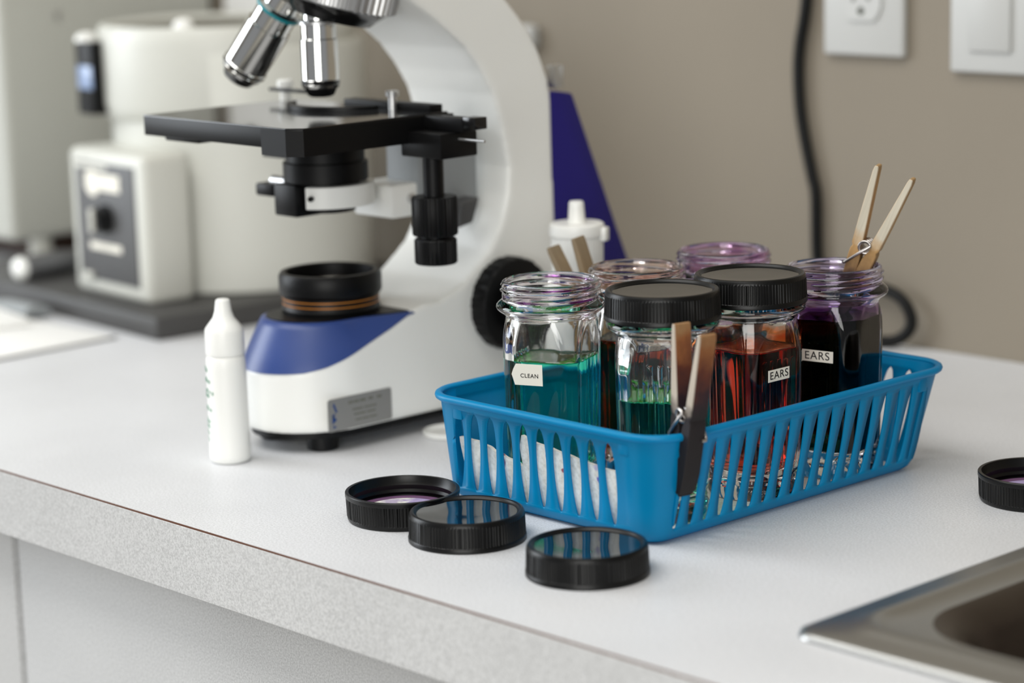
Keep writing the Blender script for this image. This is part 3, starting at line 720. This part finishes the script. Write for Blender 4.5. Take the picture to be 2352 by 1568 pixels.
# ------------------------------------------------------------------ microscope
AX, AY = -1.1145, .8925
def microscope():
    t = thing('microscope', 'white and blue laboratory microscope with a black stage and chrome objectives', 'microscope', (AX, AY, 0))
    def L(x, y, z=0): return (x - AX, y - AY, z)
    XR, HW = -1.072, .0405
    XC = XR - HW
    # --- white stand: base with rounded nose + C shaped arm, fused into one skin
    yc0 = .8775
    def zcut(y):   # boundary between the white base and its blue cover
        pts = [(.83, .0490), (.845, .0500), (.856, .0525), (.868, .0565), (.882, .0620), (.903, .0697), (.917, .0757), (.93, .079)]
        if y <= pts[0][0]: return pts[0][1]
        for (a, za), (b, zb) in zip(pts, pts[1:]):
            if y <= b: return za + (zb - za) * (y - a) / (b - a)
        return pts[-1][1]
    def outline(r, yback, n=40, grow=0):
        pts = [(XC + HW + grow, yback)]
        m = 16
        for i in range(1, m): 
            u = i / m; hw = HW + (r - HW) * u * u * (3 - 2 * u)
            pts.append((XC + hw + grow, yback + (yc0 - yback) * u))
        for i in range(n + 1):
            a = -pi * i / n; pts.append((XC + (r + grow) * cos(a), yc0 + (r + grow) * 1.12 * sin(a)))
        for i in range(m - 1, 0, -1):
            u = i / m; hw = HW + (r - HW) * u * u * (3 - 2 * u)
            pts.append((XC - hw - grow, yback + (yc0 - yback) * u))
        pts.append((XC - HW - grow, yback))
        return pts
    body = G()
    rings = []
    ol = outline(HW, .955)
    for k in range(7):
        u = k / 6; ring = []
        for (x, y) in ol:
            ring.append(L(x, y, .0125 + (zcut(y) - .0125) * u))
        rings.append(ring)
    body.add(*loft(rings))
    arm = [(.900, .0125), (1.055, .0125), (1.046, .04), (1.0405, .09), (1.0398, .1257), (1.0394, .19), (1.0368, .2044), (1.0295, .222), (1.0195, .2375), (1.0038, .2542), (.985, .268), (.962, .279), (.935, .286), (.90, .289), (.868, .289), (.865, .288), (.872, .285), (.888, .278),
           (.905, .270), (.9262, .2585), (.9475, .2445), (.969, .2278), (.9815, .213), (.9905, .1984), (.9965, .1786), (1.0014, .1534), (.9996, .136), (.9936, .1190), (.9833, .1032), (.9629, .0872), (.9431, .0797), (.9291, .0775), (.90, .066)]
    v, f = prism([(y - AY, z) for y, z in arm], XC - HW + .0005 - AX, XC + HW - AX, 0)
    body.add(v, f)
    st = body.obj('stand', MWHITE, t, 0)
    md = st.modifiers.new('Remesh', 'REMESH'); md.mode = 'VOXEL'; md.voxel_size = .0016; md.use_smooth_shade = True
    ms = st.modifiers.new('Smooth', 'SMOOTH'); ms.factor = .5; ms.iterations = 9
    part_label(st, 'white enamel base and curved arm')
    # --- blue cover over the nose
    ztop = .0752
    rings = []
    for k in range(9):
        u = k / 8; ring = []
        r = HW - .011 * u ** 1.3
        o2 = outline(HW - .0095 * u ** 1.2, .921 - .0 * u, grow=.0004)
        for (x, y) in o2:
            z0 = min(zcut(y) - .0012, ztop - .0008)
            ring.append(L(x, y + .004 * u * max(0, (yc0 - y) / .04), z0 + (ztop - z0) * u))
        rings.append(ring)
    last = rings[-1]; ctr = Vector((0, 0, ztop))
    rings.append([((p[0] - (XC - AX)) * .965 + (XC - AX), p[1] * .965, ztop + .0006) for p in last])
    part_label(mesh('base_cover', *loft(rings), MBLUE, t, 50), 'blue cover on the nose of the base')
    tp = [((p[0] - (XC - AX)) * .93 + (XC - AX), p[1] * .93) for p in last]
    part_label(mesh('top_plate', *prism(tp, ztop + .0002, ztop + .0013, 0, 1, 'z'), MBLK, t, 40), 'flat black plate on the blue cover')
    # --- light collector
    cr = ring_lathe([(.0290, .0762), (.0296, .0785), (.0288, .0800), (.0288, .0862), (.0300, .0868), (.0308, .0885), (.0308, .0980), (.0296, .1000), (.0275, .1005), (.0262, .0999), (.0258, .0920), (.0225, .0900), (.0225, .0762)], 96)
    part_label(mesh('light_collector', *cr, MBLK, t, 40), 'thick black ring around the lamp lens')
    for z in (.0816, .0846): part_label(mesh('orange_line', *ring_lathe([(.02865, z - .0004), (.02905, z - .0003), (.02905, z + .0003), (.02865, z + .0004)], 96), GOLD, t, 40), 'thin orange ring line')
    mesh('lens', *lathe([(.0226, .0890), (.0226, .0912), (.018, .0938), (.010, .0956), (.001, .0962)], 64), LENS, t, 60)
    # --- blue spine at the rear and feet
    part_label(mesh('rear_spine', *prism([(1.0392 - AY, .1965), (1.047 - AY, .1955), (1.058 - AY, .1935), (1.072 - AY, .160), (1.094 - AY, .108), (1.115 - AY, .060), (1.128 - AY, .020), (1.128 - AY, .0125), (1.03 - AY, .0125), (1.03 - AY, .19)], XC - HW + .004 - AX, XC + HW - .0006 - AX, .0015, 2), MBLUE2, t, 40), 'dark blue triangular spine')
    for (x, y) in ((XR - .018, .862), (XR - .063, .862), (XR - .018, 1.04), (XR - .063, 1.04)):
        part_label(mesh('foot', *lathe([(.0075, 0), (.0092, .0008), (.0095, .0125), (.0095, .014)], 32), MBLK, t, 40, L(x, y)), 'black rubber foot')
    part_label(mesh('bottom_plate', *prism([(a[0] - AX, a[1] - AY) for a in [((x - XC) * .93 + XC, (y - .95) * .97 + .95) for x, y in outline(HW, 1.05)]], .0085, .0135, 0, 1, 'z'), MBLK, t, 40), 'black underside plate')
    # --- focus knob on the right side
    K = T(*L(XR - .002, .995, .0705)) @ RY(90)
    kn = lambda r, z, a: r + (.0003 * (1 if sin(70 * a) > 0 else -1) if .0005 < z < .0125 and r > .024 else 0)
    g = G(); g.add(*lathe([(.016, -.001), (.0275, 0), (.0285, .001), (.0285, .012), (.0275, .0135), (.020, .0138), (.0005, .0138)], 140, kn), K)
    kk = g.obj('focus_knob', MBLK, t, 35); part_label(kk, 'big black coarse focus knob')
    g = G(); g.add(*lathe([(.0158, .0132), (.0165, .0145), (.0165, .024), (.0155, .0252), (.0005, .0254)], 96, lambda r, z, a: r + (.0002 * (1 if sin(50 * a) > 0 else -1) if .015 < z < .0235 else 0)), K)
    g.obj('fine_focus_knob', MBLK, kk, 35)
    # --- rating plate
    pc = Vector(L(XR + .0002, .8765, .0236))
    PM = T(*pc) @ RZ(90) @ RX(90)
    pp = []
    for (cx, cy, a0) in ((.0225, .0080, 0), (-.0225, .0080, 90), (-.0225, -.0080, 180), (.0225, -.0080, 270)):
        for k in range(5): a = R(a0 + 22.5 * k); pp.append((cx + .0016 * cos(a), cy + .0016 * sin(a)))
    v, f = prism(pp, -.0004, .0003, 0, 1, 'z')
    rp = mesh('rating_plate', [PM @ Vector(p) for p in v], f, PLATE, t, 30); part_label(rp, 'grey metal rating plate with small print')
    g = G()
    for (yy, segs) in ((.0058, ((-.009, -.005), (-.0045, -.0008), (-.0002, .0045), (.0062, .010), (.0128, .0166))), (.0012, ((-.006, .002), (.003, .0125))), (-.0018, ((-.005, .004), (.0048, .0115))), (-.0052, ((-.004, .001), (.0015, .006), (.0066, .0125)))):
        for a, b in segs:
            nn = max(2, int((b - a) / .0011))
            for i in range(nn):
                x = a + (b - a) * (i + .5) / nn; hh = .0008 if yy > .004 else .0005
                g.add(*rbox(x - .00036, x + .00036, yy - hh, yy + hh, .0003, .0004, 0), PM)
    g.obj('printed_text', PRINTD, rp, 0)
    g = G()
    for tri in (((-.0196, .0075), (-.0172, .0015), (-.0186, .0015), (-.0205, .0060)), ((-.0212, .0008), (-.0178, -.0028), (-.0212, -.0052)), ((-.0208, -.0058), (-.0180, -.0070), (-.0206, -.0078)), ((-.0196, .0012), (-.0188, .0006), (-.0208, -.0016), (-.0212, -.0006))):
        v, f = prism(list(tri), .0003, .0004, 0, 1, 'z'); g.add(v, f, PM)
    part_label(g.obj('emblem', INKB, rp, 0), 'small blue angular emblem')
    # --- stage
    zt = .1955
    s0 = L(-1.1845, .8135); s1 = L(-1.0415, .926)
    sp = [(s0[0], s0[1]), (s1[0] - .008, s0[1]), (s1[0], s0[1] + .006), (s1[0], s1[1]), (s0[0], s1[1])]
    sv, sf = prism(sp, zt - .0115, zt, .0006, 2, 'z')
    stg = mesh('stage', sv, sf, MBLK, t, 30); part_label(stg, 'square black stage plate')
    cv, cf = prism([(s1[0] - .030, s0[1] - .0002), (s1[0] - .008, s0[1] - .0002), (s1[0] + .0002, s0[1] + .006), (s1[0] + .0002, s1[1] + .004), (s1[0] - .030, s1[1] + .004)], zt - .0155, zt - .0012, 0, 1, 'z')
    mesh('stage_carriage', cv, cf, MBLK, stg, 30)
    mesh('stage_rail', *rbox(s0[0] + .012, s0[0] + .045, s0[1] + .006, s0[1] + .09, zt - .0145, zt - .0112, .001), MBLK, stg, 30)
    part_label(mesh('stage_surface', *prism([(x * .997, y * .997) for x, y in sp], zt - .0004, zt + .0003, 0, 1, 'z'), STAGE, stg, 30), 'polished top of the stage')
    # bracket, shaft and the two stage drive knobs
    bx, by = L(-1.0322, .905)[:2]
    mesh('drive_bracket', *rbox(bx - .016, bx + .0185, by - .010, by + .018, zt - .023, zt - .0085, .001), MBLK, stg, 30)
    mesh('slide_rail', *rbox(s1[0] - .012, L(-1.0085, 0)[0], by + .002, by + .0125, zt - .0085, zt - .0005, .0008), MBLK, stg, 30)
    mesh('rail_end', *rbox(L(-1.0088, 0)[0], L(-.9985, 0)[0], by + .0025, by + .012, zt - .0065, zt + .0004, .0006), MBLKS, stg, 30)
    g = G(); g.add(*lathe([(.0008, 0), (.0008, .03)], 10), T(bx + .010, by + .004, zt - .0125) @ RY(90)); g.obj('drive_pin', ALU, stg, 40)
    sh = mesh('drive_shaft', *lathe([(.0060, .148), (.0060, zt - .022)], 40), MBLK, stg, 40, (bx, by, 0))
    kr = lambda r, z, a: r + (.00022 * (1 if sin(44 * a) > 0 else -1) if r > .0118 else 0)
    mesh('drive_knob', *lathe([(.007, .1272), (.0125, .1274), (.0130, .1284), (.0130, .1485), (.0124, .1496), (.0070, .1500)], 176, kr), MBLK, stg, 30, (bx, by, 0))
    mesh('drive_knob', *lathe([(.0100, .1105), (.0115, .1108), (.0121, .1116), (.0121, .1245), (.0115, .1255), (.0085, .1258), (.0085, .1275)], 176, kr), MBLK, stg, 30, (bx, by, 0))
    # slide holder on top of the stage
    arc = []
    for i in range(25):
        a = R(200 + 150 * i / 24); arc.append((.036 * cos(a) - .002, .036 * sin(a) + .020))
    arc2 = [((.036 - .0055 * sin(pi * i / 24)) * cos(R(200 + 150 * i / 24)) - .002, (.036 - .0055 * sin(pi * i / 24)) * sin(R(200 + 150 * i / 24)) + .021) for i in range(24, -1, -1)]
    mesh('slide_clip', *prism(arc + arc2, zt + .0005, zt + .0032, 0, 1, 'z'), MBLK, stg, 30)
    mesh('slide_guide', *rbox(-.010, .068, .024, .034, zt, zt + .0042, .0006), MBLK, stg, 30)
    mesh('clip_screw', *lathe([(.0024, zt), (.0024, zt + .008), (.0038, zt + .0082), (.0040, zt + .0108), (.0034, zt + .0114), (.0004, zt + .0115)], 28), ALU, stg, 40, (.0375, .022, 0))
    mesh('clip_screw', *lathe([(.0034, zt + .0), (.0034, zt + .008), (.0050, zt + .0085), (.0050, zt + .012), (.0040, zt + .013), (.0004, zt + .0132)], 28), WHT, stg, 40, (-.066, .024, 0))
    mesh('clip_lever', *rbox(-.078, -.030, .020, .024, zt + .0058, zt + .0078, .0006), MBLK, stg, 30)
    # --- condenser under the stage
    cd = mesh('condenser', *lathe([(.0215, zt - .0105), (.0235, zt - .0175), (.0235, .166), (.0252, .1655), (.0252, .1545), (.020, .154), (.020, .1385), (.017, .138), (.017, .1362), (.001, .136)], 80), MBLK, t, 40); part_label(cd, 'black condenser below the stage')
    part_label(mesh('condenser_ring', *prism([(.0288 * cos(R(a)), .0288 * sin(R(a))) for a in range(-64, 101, 4)] + [(.0215 * cos(R(a)), .0215 * sin(R(a))) for a in range(100, -65, -4)], .1402, .1530, .0004, 1, 'z'), MWHITE, cd, 40), 'pale metal ring holder')
    mesh('ring_screw', *lathe([(.0016, 0), (.0016, .003)], 16), MBLK, cd, 40, (.016, -.0238, .1468), (R(90), 0, R(30)))
    g = G(); g.add(*lathe([(.0009, 0), (.0009, .034)], 10), T(-.020, -.004, .1655) @ RY(-90)); g.obj('iris_lever', MBLK, cd, 40)
    mesh('clamp_screw', *rbox(-.051, -.034, -.014, -.003, .1425, .1500, .0012), MBLK, cd, 30)
    g = G(); g.add(*lathe([(.0035, 0), (.0035, .024), (.002, .0255)], 16), T(-.016, -.008, .1515) @ RY(-90)); g.obj('clamp_stem', ALU, cd, 40)
    mesh('swing_holder', *rbox(-.018, .003, -.0255, -.006, .1345, .1535, .0012), MBLK, cd, 30)
    br = mesh('condenser_bracket', *rbox(-.012, .024, .030, .092, .1290, .1490, .002), MWHITE, t, 30); part_label(br, 'pale bracket carrying the condenser')
    mesh('bracket_block', *rbox(-.004, .026, .050, .098, .128, .181, .002), DOVE, br, 30)
    mesh('bracket_screw', *lathe([(.003, 0), (.0028, .002), (.0005, .0022)], 16), ALU, br, 40, (.0240, .045, .140), (0, R(90), 0))
    part_label(mesh('stage_stop', *prism([(.072, .135), (.088, .137), (.082, .122), (.070, .120)], .004, .0385, .001, 1), PANEL, t, 30), 'dark grey stop behind the drive knobs')
    # --- nosepiece and objectives
    NP = T(0, .006, .2615) @ RX(0) @ RY(-0)
    tilt = Matrix.Rotation(R(16), 4, Vector((.55, -.75, 0)).normalized())
    NM = T(.004, .010, .2615) @ tilt.inverted()
    g = G(); g.add(*lathe([(.012, -.0135), (.024, -.0125), (.0285, -.0080), (.0325, -.0035), (.0345, -.003)], 96), NM)
    nz = g.obj('nosepiece', MBLKS, t, 40); part_label(nz, 'black revolving nosepiece')
    g = G(); g.add(*lathe([(.0345, -.003), (.0362, -.002), (.0362, .0105), (.034, .0115), (.02, .012)], 240, lambda r, z, a: r + (.0006 * (1 if sin(48 * a) > .2 else -1) if r > .036 else 0)), NM); g.obj('knurled_ring', ALU, nz, 30)
    g = G(); g.add(*lathe([(.028, .008), (.028, .03)], 64), T(0, .014, .262)); g.obj('nosepiece_mount', MWHITE, t, 40)
    obj_prof = [(.0005, 0), (.0062, .0000), (.0078, .0008), (.0098, .0055), (.0112, .0075), (.0116, .0095), (.0112, .0100), (.0112, .0335), (.0104, .0340), (.0104, .0420), (.0112, .0424), (.0112, .0440), (.0090, .0450), (.0090, .052)]
    def objective(M, band):
        g = G(); g.add(*lathe(obj_prof[5:], 80), M); o = g.obj('objective', CHROME, t, 30); part_label(o, 'chrome objective lens barrel')
        g = G(); g.add(*lathe([(.0004, -.0001), (.0060, -.0001), (.0078, .0008), (.0100, .0056), (.0113, .0072), (.0115, .0096), (.005, .0097)], 64), M); g.obj('front_cap', MBLKS, o, 40)
        g = G(); g.add(*ring_lathe([(.0098, .0052), (.0106, .0052), (.0116, .0072), (.0112, .0076)], 64), M); g.obj('nose_ring', CHROME, o, 40)
        g = G(); g.add(*ring_lathe([(.0111, .0424), (.01165, .0424), (.01165, .0440), (.0111, .0440)], 64), M); g.obj('colour_band', band, o, 40)
        return o
    objective(T(-.001, 0, .2035), ALU)
    # tilted objective pointing out to the front left of the nosepiece
    d = Vector((-.62, -.22, -.86)).normalized()
    q = Vector((0, 0, -1)).rotation_difference(d).to_matrix().to_4x4()
    tip = Vector((-.0610, -.016, .2120))
    objective(T(*tip) @ q @ Matrix.Scale(1.22, 4), TEAL)
    # head above the frame
    mesh('head', *rbox(-.034, .030, -.035, .11, .2885, .36, .012, 3), MWHITE, t, 40)
    g = G()
    for s in (-.02, .018): g.add(*lathe([(.016, 0), (.016, .06), (.019, .062), (.019, .09), (.015, .094)], 40), T(s, -.02, .335) @ RX(50))
    g.obj('eyepiece', MBLK, t, 40)
    # cable hook at the back
    part_label(mesh('cord_hook', *rbox(.028, .0345, 1.049 - AY, 1.058 - AY, .197, .211, .001), ALU, t, 30), 'small grey hook above the spine')
microscope()

# ------------------------------------------------------------------ centrifuge-like bench instrument
def centrifuge():
    t = thing('centrifuge', 'cream bench centrifuge with a dark dial panel standing behind the microscope', 'centrifuge', (-1.53, 1.11, 0), (0, 0, -4))
    def L(x, y): return (x + 1.53, y - 1.11)
    cx, cy = L(-1.551, 1.155)
    dr = mesh('drum', *lathe([(.099, .0175), (.1012, .019), (.1012, .150), (.1012, .200), (.098, .204), (.09, .2045)], 120), CREAM, t, 40, (cx, cy, 0)); part_label(dr, 'rounded cream housing')
    part_label(mesh('base_slab', *rbox(L(-1.775, 0)[0], L(-1.434, 0)[0], L(0, .998)[1], L(0, 1.262)[1], .0, .0172, .002), DKTRAY, t, 30), 'dark grey slab under the housing')
    x0, x1 = L(-1.592, 0)[0], L(-1.480, 0)[0]; y0, y1 = L(0, 1.021)[1], L(0, 1.062)[1]
    hs = mesh('control_housing', *rbox(x0, x1, y0, y1, .0172, .1295, .006, 3), CREAM, t, 40); part_label(hs, 'cream box carrying the control panel')
    pn = mesh('control_panel', *rbox(x0 + .012, x1 - .013, y0 - .0012, y0 + .002, .0290, .1200, .0006), PANEL, t, 30); part_label(pn, 'charcoal control panel with a dial')
    pw = x1 - x0
    yk = y0 - .0012
    mesh('dial_knob', *lathe([(.011, 0), (.011, .004), (.0085, .006), (.0085, .012), (.0005, .012)], 40), MBLK, pn, 40, (x0 + pw * .50, yk, .078), (R(90), 0, 0))
    mesh('dial_pointer', *rbox(-.0022, .0022, -.0145, -.011, -.009, .009, .0006), CREAM2, pn, 30, (x0 + pw * .50, yk, .078))
    part_label(mesh('timer_sticker', *rbox(x0 + .027, x0 + .078, yk - .0006, yk + .0002, .099, .112, .0002), PAPERW, pn, 0), 'white sticker above the dial')
    mesh('round_sticker', *lathe([(.010, 0), (.010, .0008)], 32), PAPERW, pn, 30, (x0 + .038, yk, .104), (R(90), 0, 0))
    mesh('name_strip', *rbox(x0 + .030, x0 + .076, yk - .0006, yk + .0002, .053, .0585, .0002), PAPERW, pn, 0)
    mesh('switch', *rbox(x0 + .020, x0 + .032, yk - .003, yk + .0002, .0300, .0345, .0006), CREAM2, pn, 30)
    mesh('header_strip', *rbox(x0 + .0135, x0 + .060, yk - .0005, yk + .0002, .1150, .1190, .0002), CREAM2, pn, 0)
    # upper lid with its latch
    # lid section bulging to the left front
    ld = mesh('lid', *lathe([(.060, .138), (.088, .142), (.0985, .150), (.1015, .160), (.1015, .207), (.1005, .2165), (.098, .2200), (.095, .2205), (.092, .2190), (.0905, .2160), (.02, .2158)], 120), CREAM, t, 40, (cx - .006, cy - .006, 0)); part_label(ld, 'cream lid with a raised rim')
    part_label(mesh('lid_top', *lathe([(.0903, .2162), (.0903, .2168), (.02, .2172), (.001, .2172)], 96), GROOVE, ld, 40), 'dull olive grey recessed top of the lid')
    lt = mesh('latch', *rbox(-.012, .013, -.008, .010, .152, .2085, .002), MBLK, t, 30, (L(-1.5940, 0)[0], L(0, 1.048)[1], 0)); part_label(lt, 'black latch block at the side of the lid')
    part_label(mesh('latch_window', *rbox(-.008, .0128, -.0088, -.0075, .172, .190, .0004), SCREEN, lt, 30), 'latch window with a painted pale blue reflection')
    mesh('hinge_button', *lathe([(.009, 0), (.0085, .004), (.004, .0065), (.0005, .007)], 32), WHT, t, 40, (L(-1.5985, 0)[0], L(0, 1.047)[1], .2085))
    mesh('lid_button', *lathe([(.008, 0), (.0075, .004), (.004, .0065), (.0005, .007)], 32), WHT, t, 40, (cx + .0475, cy - .078, .2200))
centrifuge()

# big grey analyser behind it, at the left end
def analyser():
    t = thing('analyser', 'large plain grey bench analyser filling the left edge behind the centrifuge', 'analyser', (-2.05, 1.195, 0))
    part_label(mesh('casing', *rbox(-.26, .2623, -.107, .115, .028, .42, .006, 3), GREYB, t, 40), 'plain grey casing')
    for x, y in ((.245, -.07), (.245, .09), (-.24, -.07), (-.24, .09)):
        mesh('leg', *lathe([(.010, 0), (.011, .002), (.009, .0285)], 24), CREAM2, t, 40, (x, y, 0))
    mesh('casing_screw', *lathe([(.004, 0), (.0036, .0014), (.0004, .0018)], 20), ALU, t, 40, (.2620, -.050, .218), (0, R(90), 0))
analyser()
b = quadbox('wooden_board', -2.25, -1.832, 1.15, 1.268, Z0, Z0 + .022, BROWN, .002)
tag(b, 'dark brown wooden board lying in the gap under the grey analyser', 'board')
o = thing('penlight', 'grey metal penlight lying on the dark slab at the left edge', 'penlight', (-1.666, 1.0135, .0172 + .0098), (0, 0, 6))
g = G(); g.add(*lathe([(.0092, .006), (.0098, .007), (.0098, .05), (.0085, .052), (.0085, .12), (.006, .121)], 32), RX(-90)); g.obj('barrel', DOVE2, o, 40)
g = G(); g.add(*lathe([(.002, 0), (.006, .0006), (.0086, .0026), (.0094, .006), (.0092, .0066)], 32), RX(-90)); part_label(g.obj('end_cap', WHT, o, 40), 'bright white end cap')

# clipboard and papers
def papers():
    t = thing('clipboard', 'clipboard with white sheets lying at the left edge of the worktop', 'clipboard', (-1.593, .926, 0), (0, 0, 2))
    mesh('board', *rbox(-.118, .1190, -.115, .0500, 0, .0012, .0004), DKTRAY, t, 30)
    part_label(mesh('sheet_stack', *rbox(-.116, .1180, -.113, .0455, .0012, .0028, .0003), PAPERB, t, 30), 'stack of white sheets')
    cl = mesh('clip', *prism([(-.012, .0028), (.014, .0028), (.012, .0070), (.004, .0110), (-.006, .0120), (-.012, .008)], -.024, .022, .0008, 1), DOVE, t, 30, (-.016, .0580, 0)); part_label(cl, 'metal clip at the top of the board')
papers()
nb = mesh('notepad', *rbox(-.09, .045, -.055, .045, 0, .006, .0006), PAPERB, None, 30, (-1.609, .918, Z0 + .0034), (0, 0, R(-10)))
tag(nb, 'thick white notepad lying on the clipboard sheets', 'notepad')

# ------------------------------------------------------------------ things on the wall
def plate(name, cx, cz, w, h, label, cat):
    t = thing(name, label, cat, (cx, YW, cz))
    mesh('cover_plate', *rbox(-w / 2, w / 2, -.006, 0, -h / 2, h / 2, .0022, 3), OUTLET, t, 40)
    return t
t = plate('wall_outlet', -1.0475, .2562, .069, .115, 'white double wall outlet plate beside the hanging cord', 'outlet')
for s in (-1, 1):
    pts = []
    for i in range(40):
        a = 2 * pi * i / 40; x = .0172 * cos(a); z = .0172 * sin(a); pts.append((x, max(-.0138, min(.0138, z))))
    f = mesh('socket', *prism(pts, -.0078, -.0055, 0, 1, 'y'), OUTLET, t, 40, (0, 0, s * .0195))
    for x, hgt in ((-.0064, .0085), (.0064, .0068)): mesh('slot', *rbox(x - .0011, x + .0011, -.0081, -.0075, .0035 - hgt / 2, .0035 + hgt / 2, 0), SLOTD, f, 0)
    mesh('ground_hole', *lathe([(.0026, 0), (.0026, .0005)], 20), SLOTD, f, 40, (0, -.0077, -.0072), (R(90), 0, 0))
mesh('plate_screw', *lathe([(.003, 0), (.0026, .0008), (.0004, .001)], 20), ALU, t, 40, (0, -.006, 0), (R(90), 0, 0))
t = plate('wall_plate', -.9185, .2385, .112, .095, 'white wider wall plate at the right edge of the picture', 'wall plate')
for s in (-1, 1): mesh('rocker_switch', *rbox(-.0165 + s * .023, .0165 + s * .023, -.0085, -.0055, -.033, .033, .001), OUTLET, t, 40)
# black cord
cp = [(-1.092, YW - .0052, .30), (-1.0976, YW - .0052, .2354), (-1.1035, YW - .0052, .205), (-1.105, YW - .0052, .185), (-1.1035, YW - .0052, .16), (-1.0992, YW - .0052, .1376), (-1.093, YW - .0052, .113), (-1.0895, YW - .0052, .0981), (-1.0885, YW - .0055, .0576), (-1.083, YW - .007, .044), (-1.065, YW - .009, .0395), (-1.045, YW - .010, .0405), (-1.0270, YW - .010, .0398),
      (-1.0130, YW - .010, .0360), (-1.0045, YW - .010, .0285), (-1.0015, YW - .010, .0190), (-1.0050, YW - .011, .0110), (-1.0130, YW - .0135, .0055), (-1.024, YW - .018, .0044), (-1.040, YW - .026, .0041), (-1.075, YW - .04, .0041), (-1.12, YW - .045, .0041)]
o = mesh('power_cord', *tube(spline(cp, 8), .0041, 14), CORD, None, 60, (0, 0, Z0))
tag(o, 'black power cord hanging down the wall and curling in a loop behind the jars', 'cord')
# small white hook and notice on the wall
o = mesh('wall_hook', *rbox(-.011, .012, -.012, 0, -.008, .010, .004, 3), OUTLET, None, 40, (-1.382, YW, Z0 + .2005)); tag(o, 'small white plastic hook on the wall behind the microscope arm', 'hook')
o = mesh('paper_sign', *rbox(-.0555, .10, -.0012, 0, -.0065, .20, 0), PAPERB, None, 0, (-1.725, YW, Z0 + .2165)); tag(o, 'blank looking white paper sign on the wall above the centrifuge', 'sign')

# ------------------------------------------------------------------ light
def area(name, loc, target, sx, sy, power, col):
    l = bpy.data.lights.new(name, 'AREA'); l.shape = 'RECTANGLE'; l.size = sx; l.size_y = sy; l.energy = power; l.color = col
    o = bpy.data.objects.new(name, l); COL.objects.link(o); o.location = loc
    d = Vector(target) - Vector(loc); o.rotation_euler = d.to_track_quat('-Z', 'Y').to_euler()
    return o
area('window_light', (-2.9, -.1, 1.5), (-1.0, .9, .95), 1.0, 1.3, 30, (.88, .94, 1))
area('front_window_light', (.95, -1.55, 1.5), (-1.0, .9, .95), 1.6, 1.4, 40, (1, .995, .96))
area('ceiling_light', (-1.1, .0, 2.58), (-1.1, .02, 0), 2.2, 1.1, 31, (1, .99, .97))
w = bpy.data.worlds.new('World'); S.world = w; w.use_nodes = True
w.node_tree.nodes['Background'].inputs[0].default_value = (.95, .97, 1, 1); w.node_tree.nodes['Background'].inputs[1].default_value = .25

# ------------------------------------------------------------------ camera
YAW, TH, ROLL, ZC, F = R(46.99447), R(11.2), .028, .33534, 5553.
fh = Vector((-sin(YAW), cos(YAW), 0)); r0 = Vector((cos(YAW), sin(YAW), 0)); up = Vector((0, 0, 1))
fw = fh * cos(TH) - up * sin(TH); u0 = fh * sin(TH) + up * cos(TH)
rr_ = r0 * cos(ROLL) - u0 * sin(ROLL); uu = u0 * cos(ROLL) + r0 * sin(ROLL)
cam = bpy.data.cameras.new('Camera'); co = bpy.data.objects.new('Camera', cam); COL.objects.link(co)
M = Matrix((rr_, uu, -fw)).transposed().to_4x4(); M.translation = Vector((0, 0, ZC + Z0)); co.matrix_world = M
cam.sensor_width = 36; cam.lens = F / 2352 * 36; cam.clip_start = .05
cam.dof.use_dof = True; cam.dof.focus_distance = 1.265; cam.dof.aperture_fstop = 4.4
S.camera = co
S.view_settings.view_transform = 'Standard'; S.view_settings.look = 'None'; S.view_settings.gamma = 1; S.view_settings.use_curve_mapping = False
S.view_settings.exposure = 0.08
S.cycles.max_bounces = 24; S.cycles.transmission_bounces = 20; S.cycles.transparent_max_bounces = 16; S.cycles.glossy_bounces = 6; S.cycles.diffuse_bounces = 4
S.cycles.use_denoising = True
S.cycles.caustics_refractive = True; S.cycles.blur_glossy = 1.0
S.cycles.sample_clamp_indirect = 20
